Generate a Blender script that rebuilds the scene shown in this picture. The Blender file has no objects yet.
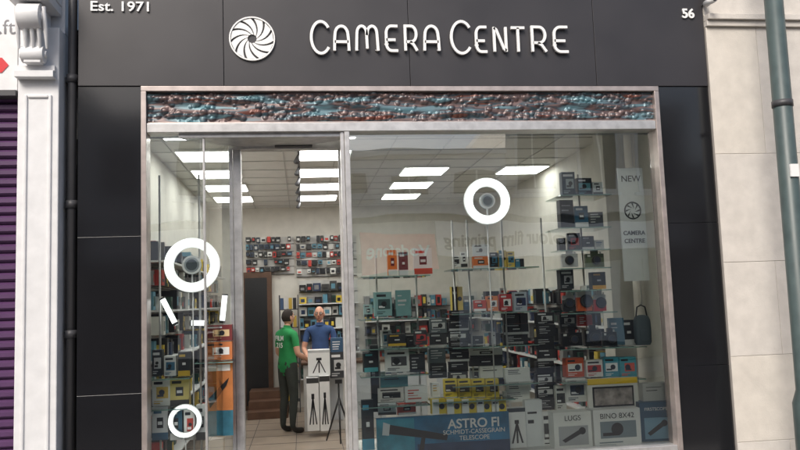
import bpy, bmesh, math, random
import numpy as np
from mathutils import Vector, Matrix
random.seed(7)
scene=bpy.context.scene
scene.view_settings.view_transform='Standard'
scene.view_settings.look='None'
scene.view_settings.exposure=0
# ---------------------------------------------------------------- camera
F=770.0; CAM=Vector((-0.805,-6.2,1.8))
yaw=math.radians(7.4); pit=math.radians(5.56); rol=math.radians(2.04)
fw=Vector((math.sin(yaw)*math.cos(pit),math.cos(yaw)*math.cos(pit),math.sin(pit)))
r0=fw.cross(Vector((0,0,1))).normalized(); u0=r0.cross(fw)
rt=r0*math.cos(rol)-u0*math.sin(rol); up=u0*math.cos(rol)+r0*math.sin(rol)
cd=bpy.data.cameras.new("camera"); cam=bpy.data.objects.new("camera",cd); scene.collection.objects.link(cam)
m=Matrix((rt,up,-fw)).transposed().to_4x4(); m.translation=CAM; cam.matrix_world=m
cd.sensor_width=36; cd.lens=F/800*36; cd.clip_end=500; cd.clip_start=0.05
scene.camera=cam
# survey helper: photograph measurement -> metric position on a real plane at depth y
def M(px,py,y=0.0):
    d=fw+rt*((px-400)/F)+up*((225-py)/F)
    return CAM+d*((y-CAM.y)/d.y)
# ---------------------------------------------------------------- materials
MATS={}
def mat(name,col,rough=.5,metal=0,var=.12,scale=6,bump=0,bscale=60,emit=0,spec=.5,coat=0):
    if name in MATS: return MATS[name]
    m=bpy.data.materials.new(name); m.use_nodes=True; nt=m.node_tree; b=nt.nodes['Principled BSDF']
    b.inputs['Roughness'].default_value=rough; b.inputs['Metallic'].default_value=metal
    b.inputs['Specular IOR Level'].default_value=spec; b.inputs['Coat Weight'].default_value=coat
    tc=nt.nodes.new('ShaderNodeTexCoord')
    if var>0:
        n=nt.nodes.new('ShaderNodeTexNoise'); n.inputs['Scale'].default_value=scale; n.inputs['Detail'].default_value=6
        nt.links.new(tc.outputs['Object'],n.inputs['Vector'])
        r=nt.nodes.new('ShaderNodeValToRGB')
        r.color_ramp.elements[0].position=.3; r.color_ramp.elements[1].position=.7
        r.color_ramp.elements[0].color=[c*(1-var) for c in col]+[1]
        r.color_ramp.elements[1].color=[min(1,c*(1+var*.6)) for c in col]+[1]
        nt.links.new(n.outputs['Fac'],r.inputs['Fac']); nt.links.new(r.outputs['Color'],b.inputs['Base Color'])
        if metal==0 and rough<.6:
            mr=nt.nodes.new('ShaderNodeMapRange'); mr.inputs['To Min'].default_value=rough*.8; mr.inputs['To Max'].default_value=rough*1.3
            nt.links.new(n.outputs['Fac'],mr.inputs['Value']); nt.links.new(mr.outputs[0],b.inputs['Roughness'])
    else: b.inputs['Base Color'].default_value=(*col,1)
    if bump>0:
        n2=nt.nodes.new('ShaderNodeTexNoise'); n2.inputs['Scale'].default_value=bscale; n2.inputs['Detail'].default_value=4
        nt.links.new(tc.outputs['Object'],n2.inputs['Vector'])
        bp=nt.nodes.new('ShaderNodeBump'); bp.inputs['Strength'].default_value=bump; bp.inputs['Distance'].default_value=.01
        nt.links.new(n2.outputs['Fac'],bp.inputs['Height']); nt.links.new(bp.outputs['Normal'],b.inputs['Normal'])
    if emit>0:
        b.inputs['Emission Color'].default_value=(*col,1); b.inputs['Emission Strength'].default_value=emit
    MATS[name]=m; return m
def C(r,g,b):
    f=lambda v:((v/255+.055)/1.055)**2.4 if v>10 else v/255/12.92
    return (f(r),f(g),f(b))
def cm(r,g,b,rough=.45,**k):
    return mat(f"print_{r}_{g}_{b}_{int(rough*100)}",C(r,g,b),rough,var=.06,**k)
def glassmat(name,base=.05,tint=(.93,.98,.96),wav=False):
    m=bpy.data.materials.new(name); m.use_nodes=True; nt=m.node_tree; nt.nodes.clear()
    o=nt.nodes.new('ShaderNodeOutputMaterial'); mx=nt.nodes.new('ShaderNodeMixShader')
    t=nt.nodes.new('ShaderNodeBsdfTransparent'); g=nt.nodes.new('ShaderNodeBsdfGlossy')
    t.inputs['Color'].default_value=(*tint,1); g.inputs['Roughness'].default_value=.0
    lw=nt.nodes.new('ShaderNodeFresnel'); lw.inputs['IOR'].default_value=1.45
    ad=nt.nodes.new('ShaderNodeMath'); ad.operation='ADD'; ad.inputs[1].default_value=base
    if wav:  # slight ripple of real plate glass
        tc=nt.nodes.new('ShaderNodeTexCoord'); n=nt.nodes.new('ShaderNodeTexNoise'); n.inputs['Scale'].default_value=1.3; n.inputs['Detail'].default_value=1
        bp=nt.nodes.new('ShaderNodeBump'); bp.inputs['Strength'].default_value=.35; bp.inputs['Distance'].default_value=.012
        nt.links.new(tc.outputs['Object'],n.inputs['Vector']); nt.links.new(n.outputs['Fac'],bp.inputs['Height']); nt.links.new(bp.outputs[0],g.inputs['Normal'])
    nt.links.new(lw.outputs[0],ad.inputs[0]); nt.links.new(ad.outputs[0],mx.inputs[0])
    nt.links.new(t.outputs[0],mx.inputs[1]); nt.links.new(g.outputs[0],mx.inputs[2]); nt.links.new(mx.outputs[0],o.inputs[0])
    return m
GLASS=glassmat('shop_glass',.27,(.93,.99,.96),True); CLEAR=glassmat('shelf_glass',.02,(.9,.97,.95))
GRAN=mat('black_granite',(.014,.014,.016),.1,var=.5,scale=220,spec=.7)
FASC=mat('charcoal_panel',(.036,.034,.038),.36,var=.14,scale=2.2,bump=.05,bscale=300)
GAP=mat('dark_joint',(.01,.01,.01),.8)
STEEL=mat('brushed_steel',(.66,.65,.64),.3,.6,var=.18,scale=14)
BRONZE=mat('satin_frame',(.53,.46,.43),.32,.6,var=.2,scale=11)
WHITE=mat('white_letter',(.85,.85,.84),.4,var=.03)
WPAINT=mat('white_paint',(.74,.74,.745),.5,var=.07,scale=9,bump=.15,bscale=25)
STONE=mat('limestone',(.64,.60,.55),.7,var=.09,scale=9,bump=.25,bscale=80)
STONEJ=mat('stone_joint',(.38,.35,.32),.9)
CREAM=mat('cream_wall',(.68,.65,.59),.7,var=.08)
CEIL=mat('ceiling_paint',(.75,.75,.72),.8,var=.05)
FLOOR=mat('wood_floor',(.36,.29,.23),.3,var=.2,scale=3)
BLACK=mat('black_plastic',(.018,.018,.02),.35,var=.1)
DGREY=mat('dark_grey',(.06,.06,.065),.45,var=.1)
LAMP=mat('lamp_panel',(1,.99,.95),.5,var=0,emit=11)
RING=mat('led_ring',(1,1,1),.5,var=0,emit=2.2)
PURPLE=mat('purple_shutter',C(84,54,92),.45,var=.15,scale=4)
BRICK=mat('brick_plain',(.33,.17,.12),.85,var=.3,scale=12,bump=.3)
POLE=mat('green_grey_pole',C(70,84,84),.4,var=.2,scale=9)
WOOD=mat('dark_wood',(.12,.06,.035),.5,var=.3)
# ---------------------------------------------------------------- mesh builder
def empty(name):
    e=bpy.data.objects.new(name,None); scene.collection.objects.link(e); return e
class MB:
    def __init__(s): s.v=[]; s.f=[]; s.m=[]; s.ms=[]; s.sm=[]
    def mi(s,m):
        if m not in s.ms: s.ms.append(m)
        return s.ms.index(m)
    def add(s,vs,fs,m,smooth=False,X=None):
        n=len(s.v)
        if X is not None: vs=[X@Vector(v) for v in vs]
        s.v+= [tuple(v) for v in vs]; k=s.mi(m)
        for f in fs: s.f.append([i+n for i in f]); s.m.append(k); s.sm.append(smooth)
    def box(s,x0,x1,y0,y1,z0,z1,m,X=None):
        vs=[(x,y,z) for x in(x0,x1) for y in(y0,y1) for z in(z0,z1)]
        s.add(vs,[(0,1,3,2),(4,6,7,5),(0,4,5,1),(2,3,7,6),(0,2,6,4),(1,5,7,3)],m,X=X)
    def quad(s,p,m): s.add(p,[tuple(range(len(p)))],m)
    def tube(s,path,rad,m,n=10,smooth=True,X=None,sy=1):
        P=[Vector(p) for p in path]; rs=rad if hasattr(rad,'__len__') else [rad]*len(P)
        vs=[];fs=[]; prev=None
        for i,p in enumerate(P):
            t=(P[min(i+1,len(P)-1)]-P[max(i-1,0)]).normalized()
            if prev is None:
                a=Vector((0,0,1)) if abs(t.z)<.9 else Vector((1,0,0)); u=t.cross(a).normalized()
            else: u=(prev-t*prev.dot(t)).normalized()
            prev=u; w=t.cross(u)
            for k in range(n):
                an=2*math.pi*k/n; vs.append(p+(u*math.cos(an)+w*math.sin(an)*sy)*rs[i])
        for i in range(len(P)-1):
            for k in range(n):
                a=i*n+k;b=i*n+(k+1)%n; fs.append((a,b,b+n,a+n))
        fs.append(tuple(range(n-1,-1,-1))); fs.append(tuple(range((len(P)-1)*n,len(P)*n)))
        s.add(vs,fs,m,smooth,X)
    def disc(s,c,r,m,d=.004,n=28,X=None):
        c=Vector(c); s.tube([c,c+Vector((0,-d,0))],r,m,n,False,X)
    def ring(s,c,R,r,m,d=.02,n=48,X=None):
        c=Vector(c); vs=[];fs=[]
        for k in range(n):
            a=2*math.pi*k/n; e=Vector((math.cos(a),0,math.sin(a)))
            vs+=[c+e*R,c+e*r,c+e*r+Vector((0,-d,0)),c+e*R+Vector((0,-d,0))]
        for k in range(n):
            a=4*k;b=4*((k+1)%n)
            for j in range(4): fs.append((a+j,a+(j+1)%4,b+(j+1)%4,b+j))
        s.add(vs,fs,m,False,X)
    def sphere(s,c,r,m,sc=(1,1,1),n=12,X=None):
        vs=[];fs=[]; h=n//2+1
        for i in range(h+1):
            ph=math.pi*i/h
            for k in range(n):
                a=2*math.pi*k/n; vs.append((c[0]+r*sc[0]*math.sin(ph)*math.cos(a),c[1]+r*sc[1]*math.sin(ph)*math.sin(a),c[2]+r*sc[2]*math.cos(ph)))
        for i in range(h):
            for k in range(n): fs.append((i*n+k,i*n+(k+1)%n,(i+1)*n+(k+1)%n,(i+1)*n+k))
        s.add(vs,fs,m,True,X)
    def stroke(s,pts,w,y0,y1,m):
        P=[Vector((p[0],p[1])) for p in pts]; L=[];R=[]
        for i,p in enumerate(P):
            a=(P[i]-P[i-1]).normalized() if i>0 else (P[1]-P[0]).normalized()
            b=(P[i+1]-P[i]).normalized() if i<len(P)-1 else a
            t=(a+b); t=t.normalized() if t.length>1e-6 else a
            nrm=Vector((-t.y,t.x)); k=1/max(.6,nrm.dot(Vector((-a.y,a.x))))
            L.append(p+nrm*w/2*k); R.append(p-nrm*w/2*k)
        n=len(P); vs=[(q.x,y,q.y) for y in(y0,y1) for q in L+R]; fs=[]
        for i in range(n-1):
            fs+=[(i,i+1,n+i+1,n+i),(2*n+i,3*n+i,3*n+i+1,2*n+i+1),(i,2*n+i,2*n+i+1,i+1),(n+i,n+i+1,3*n+i+1,3*n+i)]
        fs+=[(0,n,3*n,2*n),(n-1,3*n-1,4*n-1,2*n-1)]
        s.add(vs,fs,m)
    def done(s,name,parent=None,bevel=0,fix=True):
        me=bpy.data.meshes.new(name); me.from_pydata(s.v,[],s.f)
        for m_ in s.ms: me.materials.append(m_)
        me.polygons.foreach_set('material_index',s.m); me.polygons.foreach_set('use_smooth',s.sm)
        if fix:
            bm=bmesh.new(); bm.from_mesh(me); bmesh.ops.recalc_face_normals(bm,faces=bm.faces); bm.to_mesh(me); bm.free()
        me.update(); o=bpy.data.objects.new(name,me); scene.collection.objects.link(o)
        if parent: o.parent=parent
        if bevel:
            b=o.modifiers.new('b','BEVEL'); b.width=bevel; b.segments=2; b.limit_method='ANGLE'
        return o
def text(s,x,y,z,size,m,parent=None,name='lettering',ext=.002,align='CENTER',sx=1,rz=0,bold=0):
    c=bpy.data.curves.new(name,'FONT'); c.body=s; c.size=size; c.extrude=ext; c.align_x=align; c.align_y='CENTER'; c.offset=bold
    o=bpy.data.objects.new(name,c); scene.collection.objects.link(o); c.materials.append(m)
    o.location=(x,y,z); o.rotation_euler=(math.pi/2,0,rz); o.scale=(sx,1,1)
    if parent: o.parent=parent
    return o
def R(px0,py0,px1,py1,y):
    mx=(px0+px1)/2; my=(py0+py1)/2
    return M(px0,my,y).x,M(px1,my,y).x,M(mx,py1,y).z,M(mx,py0,y).z
# ---------------------------------------------------------------- key dimensions
XL=(M(79,200).x); XR=(M(714,200).x)
WL=M(142.5,200).x; WR=M(663,200).x
ZT=M(400,88).z
ZS1=M(400,94).z; ZS0=M(400,122).z
ZH=M(400,132).z
ZB=M(640,446).z
FT=4.75
shop=empty('camera_shop')
b=MB(); 
js=[XL,M(224,40).x,M(408,40).x,M(592,40).x,XR]
for i in range(4): b.box(js[i]+.002,js[i+1]-.002,-.05,.12,ZT+.004,FT,FASC)
b.box(XL,XR,-.03,.14,ZT+.01,FT-.01,GAP)
b.box(XL-.02,XR+.02,-.14,.12,FT+.003,FT+.12,FASC)
b.done('fascia',shop,.002)
b=MB()
def pil(x0,x1,zs):
    zs=[0]+zs+[ZT]
    for i in range(len(zs)-1): b.box(x0,x1,-.04,.2,zs[i]+.0015,zs[i+1]-.0015,GRAN)
    b.box(x0+.004,x1-.004,-.032,.21,0.01,ZT-.01,GAP)
zj=[M(110,394).z,M(110,237).z]
pil(XL,WL-.002,zj)
pil(WR+.002,XR,zj)
b.done('granite_pilasters',shop,.0012)
b=MB(); b.box(XL,XR,.0,.3,FT+.13,8.5,BRICK)
for cx in (-1.6,1.4):
    b.box(cx-.5,cx+.5,-.02,.05,5.5,7.2,WPAINT); b.box(cx-.42,cx+.42,-.03,.06,5.58,7.12,BLACK); b.box(cx-.6,cx+.6,-.08,.04,5.38,5.48,STONE)
b.done('upper_storey',shop)
fwid=.042
b=MB()
b.box(WL,WR,-.06,.1,ZT-fwid,ZT,BRONZE)
b.box(WL,WL+fwid,-.06,.1,0,ZT-fwid-.001,BRONZE)
b.box(WR-fwid,WR,-.06,.1,0,ZT-fwid-.001,BRONZE)
b.box(WL+fwid+.001,WR-fwid-.001,-.05,.12,ZH,ZS0-.012,STEEL)
b.box(WL+fwid+.001,WR-fwid-.001,-.035,.1,ZS0-.011,ZS0,BRONZE)
xdr=M(354,300).x
b.box(xdr,WR-fwid-.001,-.05,.1,ZB-.06,ZB,STEEL)
b.box(xdr-.075,xdr-.045,-.03,.06,0,ZH-.001,STEEL); b.box(xdr-.042,xdr,-.045,.06,0,ZH-.001,STEEL)
b.done('window_frame',shop,.004)
zl=.30
xd0=M(238,300).x
b=MB(); b.box(xdr,WR-fwid,-.02,.08,0,ZB-.062,GRAN)
b.box(WL+fwid+.001,xd0-.16,-.02,.08,0,zl,GRAN); b.done('stall_riser',shop,.002)
def strip():
    x0=WL+fwid+.002; x1=WR-fwid-.002; z0=ZS0+.001; z1=ZT-fwid-.002
    nx=700; nz=40; X,Z=np.meshgrid(np.linspace(x0,x1,nx),np.linspace(z0,z1,nz)); H=np.zeros_like(X)
    rng=np.random.default_rng(3)
    for k in range(800):
        cx=rng.uniform(x0,x1); u=rng.uniform(0,1); cz=z0+(z1-z0)*(u if rng.random()<.4 else (.22+.56*round(u)+.06*rng.normal())); r=rng.choice([.009,.014,.021,.028],p=[.3,.35,.25,.1])
        d2=(X-cx)**2+(Z-cz)**2; H=np.maximum(H,np.where(d2<r*r,np.sqrt(np.maximum(r*r-d2,0))*.65,0))
    H+=.005*np.sin(Z*60+2*np.sin(X*3.1))+.003*np.sin(X*9+Z*40)
    vs=np.stack([X,-.02-H,Z],-1).reshape(-1,3).tolist()
    fs=[(j*nx+i,j*nx+i+1,(j+1)*nx+i+1,(j+1)*nx+i) for j in range(nz-1) for i in range(nx-1)]
    m=bpy.data.materials.new('patinated_glass_relief'); m.use_nodes=True; nt=m.node_tree; bs=nt.nodes['Principled BSDF']
    tc=nt.nodes.new('ShaderNodeTexCoord'); mp=nt.nodes.new('ShaderNodeMapping'); mp.inputs['Scale'].default_value=(1.3,1,9)
    n=nt.nodes.new('ShaderNodeTexNoise'); n.inputs['Scale'].default_value=1.7; n.inputs['Detail'].default_value=5
    r=nt.nodes.new('ShaderNodeValToRGB'); e=r.color_ramp.elements
    e[0].position=.28; e[0].color=(.03,.12,.15,1); e[1].position=.75; e[1].color=(.15,.05,.035,1)
    for p,c in((.40,(.12,.2,.23,1)),(.46,(.05,.05,.06,1)),(.52,(.17,.11,.10,1)),(.59,(.04,.08,.10,1)),(.65,(.15,.06,.045,1))):
        q=r.color_ramp.elements.new(p); q.color=c
    nt.links.new(tc.outputs['Object'],mp.inputs[0]); nt.links.new(mp.outputs[0],n.inputs['Vector']); nt.links.new(n.outputs['Fac'],r.inputs['Fac']); nt.links.new(r.outputs[0],bs.inputs['Base Color'])
    bs.inputs['Metallic'].default_value=.25; bs.inputs['Roughness'].default_value=.36
    q=MB(); q.add(vs,fs,m,True); q.done('relief_panel',shop,fix=False)
strip()
b=MB()
def pane(x0,y0,x1,y1,z0,z1,m=GLASS): b.quad([(x0,y0,z0),(x1,y1,z0),(x1,y1,z1),(x0,y0,z1)],m)
pane(xdr,.03,WR-fwid,.03,ZB,ZH)
xa=M(205,300).x; yd=.42
pane(WL+fwid,.03,xa,.03,zl,ZH)
xb=M(232,300,yd).x
pane(xa,.03,xb,yd,zl,ZH)
b.done('window_glass',shop,fix=False)
b=MB()
dz=M(290,150,yd).z
zc=M(290,140,yd).z
xq0=M(231,300,yd).x; xq1=M(243,300,yd).x; xq2=M(342,300,yd).x; xq3=M(352,300,yd).x
b.box(xq0,xq0+.03,yd-.03,yd+.03,0,ZH,STEEL)
b.box(xq0+.034,xq1,yd-.025,yd+.04,0,dz,STEEL)
b.box(xq2,xq2+.025,yd-.03,yd+.03,0,dz,STEEL); b.box(xq2+.03,xq3,yd-.03,yd+.05,0,ZH,STEEL)
b.box(xq0+.032,xq2+.027,yd-.05,yd+.05,dz,zc,STEEL)
b.box(xq0+.032,xq2+.027,yd-.02,yd+.03,zc+.001,ZH,DGREY)
b.box(M(275,146,yd).x,M(312,146,yd).x,yd-.1,yd-.052,dz+.01,dz+.07,DGREY)
n=14; x0=M(180,300).x
pts=[(x0+(xdr-x0)*i/n, .02+ (yd-.05)*math.sin(math.pi*min(1,i/n*1.0))**.6) for i in range(n+1)]
vs=[(x,.0,ZH+.004) for x,_ in pts]+[(x,y,ZH+.004) for x,y in pts]+[(x,y,ZH-.035) for x,y in pts]+[(x,.0,ZH-.035) for x,y in pts]
fs=[]; k=n+1
for i in range(n):
    for j in range(3): fs.append((j*k+i,j*k+i+1,(j+1)*k+i+1,(j+1)*k+i))
    fs.append((3*k+i,3*k+i+1,i+1,i))
b.add(vs,fs,STEEL)
b.box(xa-.009,xa+.009,.01,.05,zl,ZH-.04,STEEL)
b.done('door_frame',shop,.003)
b=MB(); 
pane(xq1-.02,yd+.06,xq1-.16,yd+.98,.1,dz-.1)
pane(xdr-.02,.06,xq3-.01,yd,0.1,ZH)
b.box(xq1-.04,xq1,yd+.05,yd+.09,.02,dz-.02,STEEL)
b.done('glass_door_leaf',shop,fix=False)
XI0=XL+.12; XI1=WR+.25; YB=7.5; ZC=3.5
b=MB()
b.quad([(XI0-1,.2,ZC),(XI1,.2,ZC),(XI1,YB,ZC),(XI0-1,YB,ZC)],CEIL)
b.quad([(XI0,.1,.012),(XI1,.1,.012),(XI1,YB,.012),(XI0,YB,.012)],FLOOR)
b.quad([(XI0,YB,0),(XI1,YB,0),(XI1,YB,ZC),(XI0,YB,ZC)],CREAM)
b.quad([(XI0,.1,0),(XI0,YB,0),(XI0,YB,ZC),(XI0,.1,ZC)],CREAM)
b.quad([(XI1,.1,0),(XI1,YB,0),(XI1,YB,ZC),(XI1,.1,ZC)],CREAM)
b.quad([(XI0-1,.2,ZH+.005),(XI1,.2,ZH+.005),(XI1,.2,ZC+.2),(XI0-1,.2,ZC+.2)],CEIL)
b.done('interior_shell',shop,fix=False)
b=MB()
for i in range(13):
    y=.6+i*.58; b.box(XI0,XI1,y,y+.008,.0125,.0145,DGREY)
for i in range(10):
    x=XI0+.3+i*.58; b.box(x,x+.008,.45,YB,.0125,.0142,DGREY)
TB=mat('ceiling_grid',(.55,.55,.53),.6)
for i in range(12): b.box(XI0,XI1,.55+i*.6,.562+i*.6,ZC-.008,ZC-.002,TB)
for i in range(9): b.box(XI0+.2+i*.6,XI0+.212+i*.6,.2,YB,ZC-.009,ZC-.0025,TB)
b.done('tile_joints',shop,fix=True)
b=MB(); xc_=M(607,250,1.0).x; b.box(xc_,xc_+.22,.95,1.2,.013,ZC-.01,CREAM); b.done('interior_column',shop,.005)
xs0=M(320,186,4.9).x
for iy,y in enumerate((1.3,2.5,3.7,4.9,6.1)):
    for ix in range(-1,4):
        x=xs0+ix*1.33
        if x<XI0+.3 or x>XI1-.35 or (ix>=2 and iy!=2) or (ix==1 and iy in(0,1)): continue
        q=MB(); q.box(x-.3,x+.3,y-.3,y+.3,ZC-.03,ZC-.005,WHITE); q.box(x-.28,x+.28,y-.28,y+.28,ZC-.036,ZC-.031,LAMP)
        q.done('ceiling_light')
q=MB(); xt=M(299,170,3.4).x; GY=cm(95,95,98)
q.box(xt-.012,xt+.012,1.5,6.5,ZC-.07,ZC-.045,GY)
for y in (2.2,3.0,3.8,4.6,5.4,6.2): q.tube([(xt,y,ZC-.08),(xt-.03,y-.05,ZC-.17)],[.018,.03],GY); q.tube([(xt,y,ZC-.0),(xt,y,ZC-.08)],.006,GY,6)
q.done('track_light')
# ---------------------------------------------------------------- signage
def arc(cx,cz,rx,rz,a0,a1,n=14): return [(cx+rx*math.cos(math.radians(a0+(a1-a0)*i/n)),cz+rz*math.sin(math.radians(a0+(a1-a0)*i/n))) for i in range(n+1)]
def letter(ch):
    if ch=='C': return [arc(.62,.5,.62,.52,38,322,26)]
    if ch=='A': return [[(0,0),(0.03,.5)]+arc(.5,.66,.44,.34,175,5,12)+[(.97,.5),(1,0)],[(.03,.36),(.97,.36)]]
    if ch=='M': return [[(0,0),(0.03,.6)]+arc(.26,.72,.22,.28,175,0,10)+[(.5,.08)],[(.5,.62)]+arc(.74,.72,.22,.28,180,5,10)+[(.97,.6),(1,0)]]
    if ch=='E': return [[(1,1),(.5,1)]+arc(.45,.72,.45,.28,90,180,6)+[(0,.28)]+arc(.45,.28,.45,.28,180,270,6)+[(.5,0),(1,0)],[(0,.44),(.8,.44)]]
    if ch=='N': return [[(0,0),(0,1)],[(0,.97),(.2,.88),(.8,.12),(1,.03)],[(1,0),(1,1)]]
    if ch=='T': return [[(0,.97),(1,.97)],[(.5,.97),(.5,0)]]
    if ch=='R': return [[(0,0),(0,1),(.45,1)]+arc(.5,.68,.45,.32,80,-90,12)+[(.05,.36)],[(.4,.36),(.7,.25),(1,0)]]
sign=MB()
LT=[('C',310,328,21,54),('A',333,350,25,52),('M',355,379,25,52),('E',385,399,25,52),('R',404,418,25,52),('A',423,440,25,52),
    ('C',450,469,21,54),('E',475,488,26,53),('N',493,507,26,53),('T',510,526,26,53),('R',531,547,26,53),('E',553,569,26,53)]
for ch,a,c,t,bt in LT:
    x0,x1,z0,z1=R(a+1.2,t+1.2,c-1.2,bt-1.2,-.08)
    for st in letter(ch):
        P=[(x0+(x1-x0)*p[0],z0+(z1-z0)*p[1]) for p in st]
        sign.stroke(P,.0225,-.088,-.068,WHITE)
    for fx in(.1,.9): sign.tube([(x0+(x1-x0)*fx if ch not in 'CT' else x0+(x1-x0)*.5,-.068,z0+.01),(x0+(x1-x0)*fx if ch not in 'CT' else x0+(x1-x0)*.5,-.05,z0+.01)],.005,STEEL,6)
sign.done('shop_sign_lettering')
c=M(252,38,-.08); rr=M(275,38,-.08).x-c.x
q=MB(); q.ring((c.x,-.051,c.z),rr,rr-.011,WHITE,.02)
nb=11
for k in range(nb):
    a=2*math.pi*k/nb; a2=a+2*math.pi/nb
    def pt(r,t): return (c.x+r*math.cos(t),c.z+r*math.sin(t))
    inr=rr*.2; g=.12
    def line(th): return [pt(inr+(rr*.93-inr)*s/6, th+ .95*(s/6)**.7) for s in range(7)]
    L1=line(a+g*.9); L2=line(a2-g*.3)
    vs=[(p[0],y,p[1]) for y in(-.064,-.052) for p in L1+L2]
    fs=[]
    for i in range(6):
        fs+= [(i,i+1,7+i+1,7+i),(14+i,21+i,21+i+1,14+i+1),(i,14+i,15+i,i+1),(7+i,8+i,22+i,21+i)]
    fs+=[(0,7,21,14),(6,20,27,13)]
    q.add(vs,fs,WHITE)
q.done('aperture_logo_sign')
t=M(121,7,-.06); text('Est. 1971',t.x,-.06,t.z,.112,WHITE,name='established_sign',ext=.006,sx=1.15,bold=.0015)
t=M(688,14,-.06); text('56',t.x,-.06,t.z,.115,WHITE,name='house_number_sign',ext=.006,bold=.003)
# ---------------------------------------------------------------- neighbours
lb=empty('white_building'); xw0=M(22,200).x; xw1=M(63,200).x
b=MB(); b.box(xw0,xw1,-.12,.4,0,4.0,WPAINT)
zp=M(40,84).z-.12
b.box(xw0+.05,xw0+.075,-.135,.0,.5,zp,WPAINT); b.box(xw1-.075,xw1-.05,-.135,.0,.5,zp,WPAINT); b.box(xw0+.076,xw1-.076,-.135,.0,zp-.025,zp,WPAINT)
b.box(xw0-.05,xw1+.02,-.17,.3,0,.4,WPAINT)
b.done('pilaster',lb,.008)
b=MB()
zt=M(40,84).z
for i,(dz0,dz1,p) in enumerate(((0,.05,.2),(.06,.1,.16),(.55,.62,.36),(.63,.8,.42))): b.box(xw0+.0,xw1-.02,-p,.0,zt+dz0,zt+dz1,WPAINT)
xm=(xw0+xw1)/2
b.tube([(xw0+.06,-.2,zt+.17),(xw1-.08,-.2,zt+.17)],.065,WPAINT,20); b.tube([(xw0+.06,-.27,zt+.44),(xw1-.08,-.27,zt+.44)],.1,WPAINT,20)
b.box(xw0+.08,xw1-.1,-.24,0,zt+.1,zt+.55,WPAINT)
for i in range(5): b.tube([(xm-.1+i*.05,-.245,zt+.2),(xm-.1+i*.05,-.28,zt+.34),(xm-.1+i*.05,-.33,zt+.5)],[.01,.018,.014],WPAINT,10)
for xx in (xw0+.055,xw1-.075):
    for zz_,rr_,yy in((.17,.03,-.2),(.44,.05,-.27)): b.tube([(xx-.012,yy,zt+zz_),(xx+.012,yy,zt+zz_)],rr_,WPAINT,16)
b.done('corbel',lb,.007)
b=MB(); b.box(-9,xw1,.02,.4,4.0,8.5,WPAINT); b.box(-9,XL-.001,.21,.5,0,4.1,GAP)
b.box(-9,xw0-.01,-.1,.2,M(10,94).z,4.0,WPAINT); b.box(-9,xw0-.01,-.13,.0,M(10,94).z-.05,M(10,94).z-.002,DGREY)
for cx in(-4.2,-6.4): b.box(cx-.45,cx+.45,-.0,.1,5.0,6.8,BLACK)
b.done('upper_wall',lb,.004)
q=MB(); zz=M(10,97).z; z=.0
while z<zz-.03:
    q.add([(-8.5,.0,z),(xw0-.005,.0,z),(xw0-.005,-.03,z+.02),(-8.5,-.03,z+.02),(xw0-.005,-.03,z+.05),(-8.5,-.03,z+.05),(xw0-.005,.0,z+.07),(-8.5,.0,z+.07)],[(0,1,2,3),(3,2,4,5),(5,4,6,7)],PURPLE)
    z+=.073
q.done('roller_shutter',fix=False)
t=M(22,27,-.12); GT=cm(120,120,125); text('sq.ft.',t.x-.02,-.103,t.z,.16,GT,name='shop_letting_sign',align='RIGHT')
q=MB(); x0,x1,z0,z1=R(-14,57,8,72,-.12); q.add([(x0,-.105,z0),(x1-.05,-.105,z0),(x1,-.105,(z0+z1)/2),(x1-.05,-.105,z1),(x0,-.105,z1)],[(0,1,2,3,4)],cm(205,30,40)); q.done('red_arrow_sign',fix=False)
q=MB(); xp=M(71,200).x; q.tube([(xp,.02,0),(xp,.02,8)],.035,DGREY,12)
for z in(.6,1.6,2.6,3.6,4.6): q.tube([(xp,.02,z),(xp,.02,z+.06)],.047,DGREY,12); q.box(xp-.07,xp+.07,.04,.2,z+.01,z+.05,DGREY)
q.done('drainpipe')
sb=empty('stone_building'); b=MB()
x0=XR+.004; x1=9.5
zjs=[0,M(750,440).z,M(750,355).z,M(750,262).z,M(750,155).z,M(750,30).z]
random.seed(2)
for i in range(5):
    xs=[x0]+([M(782,200).x,] if i%2 else [M(765,200).x+.0])+[4.6+.3*(i%2),6,7.4,x1]
    for j in range(len(xs)-1): b.box(xs[j]+.0015,xs[j+1]-.0015,-.07-random.uniform(0,.0015),.1,zjs[i]+.0015,zjs[i+1]-.0015,mat('limestone_b',(.65,.605,.54),.7,var=.09,scale=8,bump=.25,bscale=70) if (i+j)%3==1 else STONE)
b.box(x0,x1,-.066,.12,0.002,zjs[-1]-.004,STONEJ)
b.box(x0,x1,-.1,.1,zjs[-1],zjs[-1]+.05,STONE); b.box(x0,x1,-.13,.1,zjs[-1]+.052,zjs[-1]+.1,STONE); b.box(x0,x1,-.05,.1,zjs[-1]+.102,8.5,STONE)
b.done('ashlar_wall',sb,.003)
q=MB(); t=M(709,4,-.15); q.tube([(t.x-.01,-.26,t.z),(t.x,-.1,t.z+.02)],[.024,.028],WHITE,12); q.box(t.x-.015,t.x+.015,-.11,-.05,t.z+.02,t.z+.09,DGREY); q.disc((t.x-.01,-.261,t.z),.017,BLACK)
q.done('security_camera')
q=MB(); pa=M(788,170,-.6); 
q.tube([(pa.x,-.6,0),(pa.x,-.6,.9),(pa.x,-.6,1.0),(pa.x,-.6,7.5)],[.11,.11,.078,.065],POLE,24)
q.tube([(pa.x,-.6,7.5),(pa.x,-.7,7.9),(pa.x,-1.2,8.1)],.04,POLE,10); q.box(pa.x-.12,pa.x+.12,-1.7,-1.1,8.03,8.14,DGREY)
z1=M(778,104,-.6).z; q.tube([(pa.x,-.6,z1-.025),(pa.x,-.6,z1+.025)],.08,DGREY,24)
z1=M(783,172,-.6).z; q.box(pa.x-.035,pa.x+.035,-.685,-.67,z1-.05,z1+.05,WHITE)
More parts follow.
